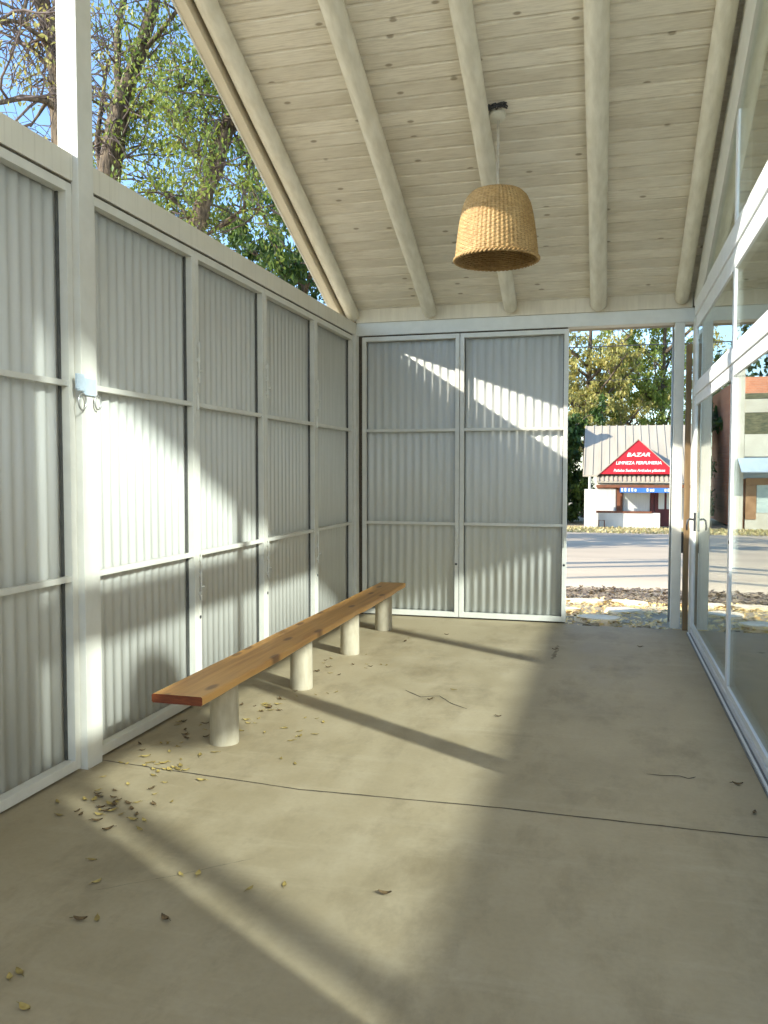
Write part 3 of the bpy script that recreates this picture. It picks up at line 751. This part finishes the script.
# gable roof behind the sign
m = MB()
for s_ in (-1, 1):
    m.prism([(lx(1.40), lz(3.03)), (lx(1.40 + s_ * 1.82), lz(1.36)), (lx(1.40 + s_ * 1.82), lz(1.31)), (lx(1.40), lz(2.98))], 'y', -.46, 2.2)
m.build('gable_roof', M['tin'], sp)
m = MB().prism([(-.75, lz(1.02)), (-.05, lz(1.34)), (-.05, lz(1.40)), (-.75, lz(1.08))], 'x', lx(-.42), lx(4.9))
for k in range(26):
    m.prism([(-.76, lz(1.07)), (-.05, lz(1.395)), (-.05, lz(1.44)), (-.76, lz(1.13))], 'x', lx(-.40 + k * .2), lx(-.30 + k * .2))
m.build('porch_roof', M['tin'], sp)
sbox(-.42, 4.8, 39.32, 39.40, .80, .93, 'porch_beam', M['rust'])
sbox(-.95, -.42, 39.25, 39.65, G0, .72, 'pillar', M['white'])
MB().tube([(lx(-.72), -.55, lz(.72)), (lx(-.72), -.55, lz(1.3))], .06, 8).build('roof_pole', M['white'], sp)
w = sbox(-.40, .45, 40.50, 40.59, -.35, .78, 'window', M['curtain'])
sbox(.50, .75, 40.42, 40.6, -.38, .80, 'mullion', M['rust'])
w2 = sbox(.80, 1.98, 40.50, 40.59, -.35, .78, 'window', M['curtain'])
sbox(-.46, 2.05, 40.02, 40.60, -.38, -.31, 'sill', M['rust'])
sbox(-.40, 2.05, 40.45, 40.6, .74, .86, 'lintel', M['rust'])
sbox(2.00, 2.16, 40.42, 40.6, -.38, .86, 'mullion', M['maroon'])
dr = sbox(2.18, 3.15, 40.48, 40.59, G0 + .05, .86, 'door', M['maroon'])
sbox(2.36, 2.62, 40.46, 40.481, -.2, .6, 'pane', M['curtain'], dr, .004)
sbox(2.72, 2.98, 40.46, 40.481, -.2, .6, 'pane', M['curtain'], dr, .004)
bn2 = sbox(.62, 3.2, 39.33, 39.36, .58, .82, 'banner', M['blue'], None, .005)
text('VENTA DE HIELO', .19, (lx(1.75), -.68, lz(.625)), bn2, M['lettering'], wide=1.0) if False else None
m = MB()
for x0 in (.68, .82, .98, 1.12, 1.26, 1.78, 1.92, 2.03, 2.55, 2.68, 2.8, 2.95):
    hh = random.uniform(.10, .16); m.box(lx(x0), lx(x0 + .075), -.675, -.668, lz(.63), lz(.63 + hh), .003)
m.build('lettering', M['lettering'], bn2)
MB().tube([(lx(-.30), -.25, lz(G0)), (lx(-.30), -.25, lz(-.72)), (lx(-.05), -.25, lz(-.72)), (lx(-.05), -.25, lz(G0))], .03, 6).build('rail', M['rust'], sp)

# ------------------------------------------------------------------ unfinished brick house, seen only in the glass
bh = empty('brick_house', (-7.0, 41, G0)); tag(bh, 'unfinished two storey brick house with tarp, reflected in the glass wall', 'house')
def hb(x0, x1, y0, y1, z0, z1, name, mat, parent=None):
    return MB().box(x0 + 7, x1 + 7, y0 - 41, y1 - 41, z0 - G0, z1 - G0, .015).build(name, mat, parent or bh)
hb(-12, -4.15, 40.2, 50, G0, 5.75, 'wall', M['brick'])
hb(-4.35, -3.95, 39.95, 40.35, G0, 6.05, 'pillar', M['render'])
hb(-12, -4.36, 40.0, 40.2, 4.15, 4.75, 'tie_beam', M['render'])
hb(-12, -4.36, 40.02, 40.2, 3.2, 4.14, 'opening', M['opening'])
hb(-12, -4.36, 39.95, 40.2, 2.2, 3.19, 'balcony', M['render'])
hb(-12, -4.36, 39.98, 40.2, 4.76, 5.0, 'ledge', M['opening'])
MB().prism([(38.9 - 41, 1.5 - G0), (40.1 - 41, 2.15 - G0), (40.1 - 41, 2.2 - G0), (38.9 - 41, 1.56 - G0)], 'x', -5, 2.9).build('awning', M['bluegrey'], bh)
hb(-12, -4.36, 40.05, 40.2, 1.2, 2.1, 'upper_wall', M['bluegrey'])
hb(-12, -4.45, 39.95, 40.15, .95, 1.25, 'garage_lintel', M['frame_brown'])
hb(-4.9, -4.45, 39.95, 40.15, -.6, .94, 'garage_jamb', M['frame_brown'])
hb(-12, -4.92, 40.02, 40.18, -.3, .94, 'tarp', M['tarp'])
hb(-12, -4.45, 39.98, 40.19, G0, -.31, 'plinth', M['render'])

# overhead cables
def cable(x0, x1, y, z0, z1, sag, label, rr=.02):
    pts = [(x0 + (x1 - x0) * t, y, z0 + (z1 - z0) * t - sag * 4 * t * (1 - t)) for t in [i / 24 for i in range(25)]]
    o = MB().tube(pts, rr, 6).build('overhead_cable', M['wire']); tag(o, label, 'cable')
cable(-30, 30, 30.0, 7.2, 7.2, 1.35, 'upper black overhead cable crossing the sky in the doorway')
cable(-30, 30, 30.6, 6.0, 5.9, 1.2, 'lower thin overhead cable crossing the trees in the doorway', .009)

# ------------------------------------------------------------------ trees
def crooked(p, d, L, n, jit, grav=0.0):
    pts = [Vector(p)]; d = Vector(d).normalized()
    for i in range(n):
        d = (d + Vector((random.gauss(0, jit), random.gauss(0, jit), random.gauss(0, jit) + grav))).normalized()
        pts.append(pts[-1] + d * (L / n))
    return pts
def sample(pts, t):
    pts = [Vector(p) for p in pts]; k = t * (len(pts) - 1); i = min(int(k), len(pts) - 2); f = k - i
    return pts[i].lerp(pts[i + 1], f), (pts[i + 1] - pts[i]).normalized()
def tree(name, label, limbs, leafm, nleaf, leafsize=(.03, .058), group=None, twigs=7, subt=5, spread=.55, ltop=1.0, leafz=None, tl=(.9, 1.9)):
    """limbs: list of (points, r0, r1); the first is the trunk"""
    root = empty(name, (limbs[0][0][0][0], limbs[0][0][0][1], gz(limbs[0][0][0][1])))
    tag(root, label, 'tree', group); off = Vector(root.location)
    loc = lambda pts: [Vector(p) - off for p in pts]
    def dense(pts, r0, r1):
        P = []; Rr = []; n = (len(pts) - 1) * 4
        for i in range(n + 1):
            q, _ = sample(pts, i / n); P.append(q + Vector((random.gauss(0, r0 * .06), random.gauss(0, r0 * .06), 0))); Rr.append((r0 + (r1 - r0) * i / n) * random.uniform(.93, 1.07))
        return P, Rr
    P, Rr = dense(*limbs[0]); MB().tube(loc(P), Rr, 14).build('trunk', M['bark'], root, smooth=True)
    for pts, r0, r1 in limbs[1:]:
        P, Rr = dense(pts, r0, r1); MB().tube(loc(P), Rr, 10).build('limb', M['bark'], root, smooth=True)
    tw = MB(); lv = []
    for pts, r0, r1 in limbs:
        L = sum((Vector(b) - Vector(a)).length for a, b in zip(pts, pts[1:]))
        start = .45 if pts is limbs[0][0] else .15
        for k in range(max(2, int(twigs * L / 2))):
            t = random.uniform(start, 1); p, d = sample(pts, t)
            dd = d * .5 + Vector((random.gauss(0, 1), random.gauss(0, 1), random.gauss(.1, .8))).normalized()
            q = crooked(p, dd, random.uniform(*tl), 6, .22, .02); tw.tube(loc(q), [.022 - .0028 * i for i in range(7)], 5)
            for j in range(subt):
                p2, d2 = sample(q, random.uniform(.25, 1))
                q2 = crooked(p2, d2 + Vector((random.gauss(0, .8), random.gauss(0, .8), random.gauss(0, .7))), random.uniform(.35, .95), 4, .25, -.03)
                tw.tube(loc(q2), [.009 - .0015 * i for i in range(5)], 4)
                lv.append(q2)
    tw.build('twigs', M['twig'], root, smooth=True)
    spec = []
    if leafz: lv = [q for q in lv if leafz(q[0])] or lv
    while len(spec) < nleaf:
        q = random.choice(lv); p, _ = sample(q, random.uniform(.2, 1)); p = p - off
        spec.append((p.x + random.gauss(0, .11), p.y + random.gauss(0, .11), p.z + random.gauss(-.03, .11)))
    quads(spec, leafm, 'foliage', root, leafsize, False)
    return root
T1 = [([(-8.95, 13.3, -.45), (-8.85, 13.35, 3), (-8.72, 13.42, 6.65), (-8.57, 13.51, 7.73), (-8.47, 13.58, 8.33)], .24, .17),
      ([(-8.47, 13.58, 8.25), (-8.22, 13.61, 8.87), (-7.97, 13.64, 9.55), (-7.79, 13.63, 10.13), (-7.55, 13.65, 11.05), (-7.4, 13.62, 12.02)], .15, .06),
      ([(-8.51, 13.55, 8.2), (-8.64, 13.64, 8.76), (-8.7, 13.78, 9.55), (-8.67, 13.98, 10.27), (-8.69, 14.14, 11.35)], .085, .04),
      ([(-8.33, 13.66, 7.9), (-7.72, 13.63, 8.27), (-7.15, 13.56, 8.31), (-6.51, 13.51, 8.31)], .06, .02),
      ([(-8.80, 13.4, 6.5), (-9.05, 13.6, 7.55), (-9.17, 13.92, 8.23), (-9.23, 14.27, 9.31)], .06, .03),
      ([(-8.2, 13.62, 8.9), (-7.3, 13.5, 9.6), (-6.5, 13.3, 10.0)], .05, .02)]
tree('leafy_tree', 'leafy tree with a forked trunk rising behind the left wall, beside the tall post', T1, M['leaf_green'], 8000, twigs=9, leafz=lambda p: (p.x - p.y * -.62) > -.0 - .2 or p.y > 14.0)
T2 = [([(-7.5, 13.1, -.4), (-7.25, 13.2, 3), (-6.96, 13.29, 5.61), (-6.68, 13.43, 6.65), (-6.52, 13.51, 7.17), (-6.35, 13.59, 7.78)], .18, .12),
      ([(-6.35, 13.59, 7.7), (-6.06, 13.54, 8.4), (-5.81, 13.47, 9.17), (-5.59, 13.38, 10.08)], .11, .05),
      ([(-6.46, 13.54, 7.4), (-5.95, 13.22, 7.67), (-5.3, 12.96, 7.65)], .05, .02),
      ([(-6.65, 13.46, 6.8), (-7.0, 13.83, 7.78), (-7.3, 14.24, 8.69)], .05, .02),
      ([(-6.9, 13.3, 5.7), (-7.5, 13.5, 6.4), (-8.0, 13.7, 6.7)], .04, .015),
      ([(-6.9, 13.3, 5.5), (-6.2, 13.5, 6.0), (-5.6, 13.6, 6.1)], .04, .015)]
tree('leafy_tree', 'leaning leafy tree behind the left wall, halfway between tall post and corner', T2, M['leaf_green'], 11000, twigs=10)
T0 = [([(-7.5, 10.62, -.3), (-7.52, 10.6, 3), (-7.56, 10.58, 5.55), (-7.61, 10.54, 6.81), (-7.64, 10.52, 7.36), (-7.68, 10.49, 7.76), (-7.8, 10.4, 8.15), (-7.95, 10.29, 8.65)], .17, .10),
      ([(-7.63, 10.53, 7.43), (-7.61, 10.23, 7.49), (-7.7, 9.85, 7.55), (-7.74, 9.5, 7.42), (-7.84, 9.08, 7.14)], .045, .012),
      ([(-7.64, 10.51, 7.15), (-8.01, 10.45, 7.54), (-8.4, 10.35, 7.76), (-8.82, 10.22, 7.85)], .035, .012),
      ([(-7.59, 10.56, 6.64), (-7.65, 10.26, 6.69), (-7.76, 9.93, 6.6), (-7.85, 9.6, 6.4), (-7.99, 9.22, 6.29)], .06, .02),
      ([(-7.63, 10.53, 6.97), (-7.87, 10.6, 6.83), (-8.17, 10.62, 6.52)], .04, .015),
      ([(-7.7, 9.85, 7.55), (-7.63, 9.9, 7.86), (-7.57, 9.94, 8.27)], .03, .012),
      ([(-7.9, 10.3, 8.5), (-7.5, 10.5, 9.3), (-7.2, 10.7, 9.9)], .06, .02)]
tree('bare_tree', 'nearly bare tree behind the left wall, on the near side of the tall post', T0, M['leaf_gold'], 1100, twigs=7, subt=7, tl=(.6, 1.4))
# thicker foliage further back
def bushy(name, label, x, y, h, rad, leafm, n, ls, group=None, zlow=.35, trunkr=.2, nl=9):
    g = gz(y); limbs = [([(x, y, g - .1), (x + random.uniform(-.2, .2), y, g + h * .4), (x + random.uniform(-.4, .4), y + .2, g + h * .97)], trunkr, trunkr * .3)]
    for k in range(nl):
        a = 2 * math.pi * k / nl + random.uniform(-.3, .3); z0 = g + h * random.uniform(zlow, .75)
        limbs.append(([(x, y, z0), (x + rad * .5 * math.cos(a), y + rad * .5 * math.sin(a), z0 + h * .10), (x + rad * .9 * math.cos(a), y + rad * .9 * math.sin(a), z0 + h * .2)], trunkr * .35, .03))
    return tree(name, label, limbs, leafm, n, ls, group, twigs=4, subt=4, tl=(rad * .25, rad * .6))
bushy('dark_tree', 'dense dark green tree low behind the leaning leafy tree', -8.2, 21.5, 10.2, 2.9, M['leaf_dark'], 15000, (.06, .11), zlow=.3)
bushy('slender_tree', 'sparse twiggy tree at the sharp end of the sky triangle', -7.9, 25.5, 9.0, 2.5, M['leaf_dark'], 2600, (.06, .10), zlow=.4, trunkr=.12)
bushy('pale_tree', 'pale leafy tree far behind the forked trunk', -14.5, 22.5, 11.5, 3.2, M['leaf_green'], 4200, (.06, .11), zlow=.4)
# tall trees behind the shop
bushy('autumn_tree', 'tall yellow-green tree rising behind the left end of the shop roof', -1.2, 52, 14.0, 3.4, M['leaf_gold'], 13000, (.07, .15), zlow=.2, trunkr=.26, nl=14)
bushy('autumn_tree', 'tall green and yellow tree rising behind the right of the shop roof', 3.4, 55, 14.0, 3.3, M['leaf_green'], 13000, (.07, .15), zlow=.2, trunkr=.26, nl=14)
bushy('autumn_tree', 'tall yellow tree left of the shop, mostly hidden by the open panel', -4.4, 63, 14.5, 3.6, M['leaf_gold'], 6000, (.08, .16), zlow=.3, trunkr=.3, nl=14)
bushy('autumn_tree', 'yellowing tree far behind the middle of the shop roof', 1.2, 64, 13.0, 3.6, M['leaf_gold'], 12000, (.08, .17), zlow=.15, trunkr=.25, nl=14)
bushy('dark_tree', 'dark shady tree in the gap beside the shop pillar', -2.5, 47, 6.4, 1.7, M['leaf_dark'], 11000, (.10, .2), zlow=.03, trunkr=.2, nl=12)
bushy('dark_bush', 'low dark bush in the gap just left of the shop pillar', -2.2, 44.6, 3.0, 1.4, M['leaf_dark'], 9000, (.08, .16), zlow=.0, trunkr=.1, nl=14)
bushy('dark_tree', 'dark tree above the brick house, seen reflected in the glass', -9, 58, 14, 5, M['leaf_dark'], 7000, (.14, .26), zlow=.3, trunkr=.3, nl=14)

# ------------------------------------------------------------------ light
SD = Vector((1, .65, -.655))
su = bpy.data.lights.new('sun', 'SUN'); su.energy = 7.5; su.angle = R(.55); su.color = (1, .95, .86)
so_ = bpy.data.objects.new('sun', su); COL.objects.link(so_); so_.rotation_euler = SD.to_track_quat('-Z', 'Y').to_euler()
# sunlight thrown back by the glass side of the building: a narrow, almost parallel beam
BD = Vector((-1, .65, -.655)).normalized(); BT = Vector((4.2, 3.2, 4.7)); BL = 420.0
s2 = bpy.data.lights.new('reflected_sunlight', 'SPOT'); s2.spot_size = 2 * math.atan(7.0 / BL); s2.spot_blend = .04
BE = 8.4
s2.energy = BE * 4 * math.pi * BL * BL; s2.shadow_soft_size = BL * math.tan(R(.62)); s2.color = (.96, 1, .98)
s2o = bpy.data.objects.new('reflected_sunlight', s2); COL.objects.link(s2o)
s2o.location = BT - BD * BL; s2o.rotation_euler = BD.to_track_quat('-Z', 'Y').to_euler()

wd = bpy.data.worlds.new('sky'); SC.world = wd; wd.use_nodes = True; nt = wd.node_tree
bg = nt.nodes['Background']; sky = nt.nodes.new('ShaderNodeTexSky'); sky.sky_type = 'NISHITA'; sky.sun_disc = False
sky.sun_elevation = math.atan2(.655, math.hypot(1, .65)); sky.sun_rotation = math.atan2(-SD.x, -SD.y)
sky.air_density = 1.2; sky.dust_density = .6; sky.ozone_density = 1.5
nt.links.new(_mix(nt, 1.0, sky.outputs[0], (.74, .89, 1.10), 'MULTIPLY'), bg.inputs[0]); bg.inputs[1].default_value = .30

# ------------------------------------------------------------------ camera
cd = bpy.data.cameras.new('camera'); cam = bpy.data.objects.new('camera', cd); COL.objects.link(cam)
cd.sensor_fit = 'VERTICAL'; cd.sensor_height = 24; cd.lens = 831.5 * 24 / 1024; cd.clip_start = .05; cd.clip_end = 500
pit, yaw, rol = -.0479, .2607, .0006
fw = Vector((-math.sin(yaw) * math.cos(pit), math.cos(yaw) * math.cos(pit), math.sin(pit)))
rt = Vector((math.cos(yaw), math.sin(yaw), 0)); up = rt.cross(fw)
r2 = rt * math.cos(rol) + up * math.sin(rol); u2 = -rt * math.sin(rol) + up * math.cos(rol)
mw = Matrix((r2, u2, -fw)).transposed().to_4x4(); mw.translation = (0, 0, 1.5)
cam.matrix_world = mw; SC.camera = cam

vs = SC.view_settings
vs.view_transform = 'Standard'; vs.look = 'None'; vs.exposure = 0.34; vs.gamma = 1.0; vs.use_curve_mapping = False
SC.cycles.use_denoising = True
SC.cycles.max_bounces = 10; SC.cycles.diffuse_bounces = 6; SC.cycles.glossy_bounces = 4; SC.cycles.transparent_max_bounces = 12
SC.cycles.sample_clamp_indirect = 8
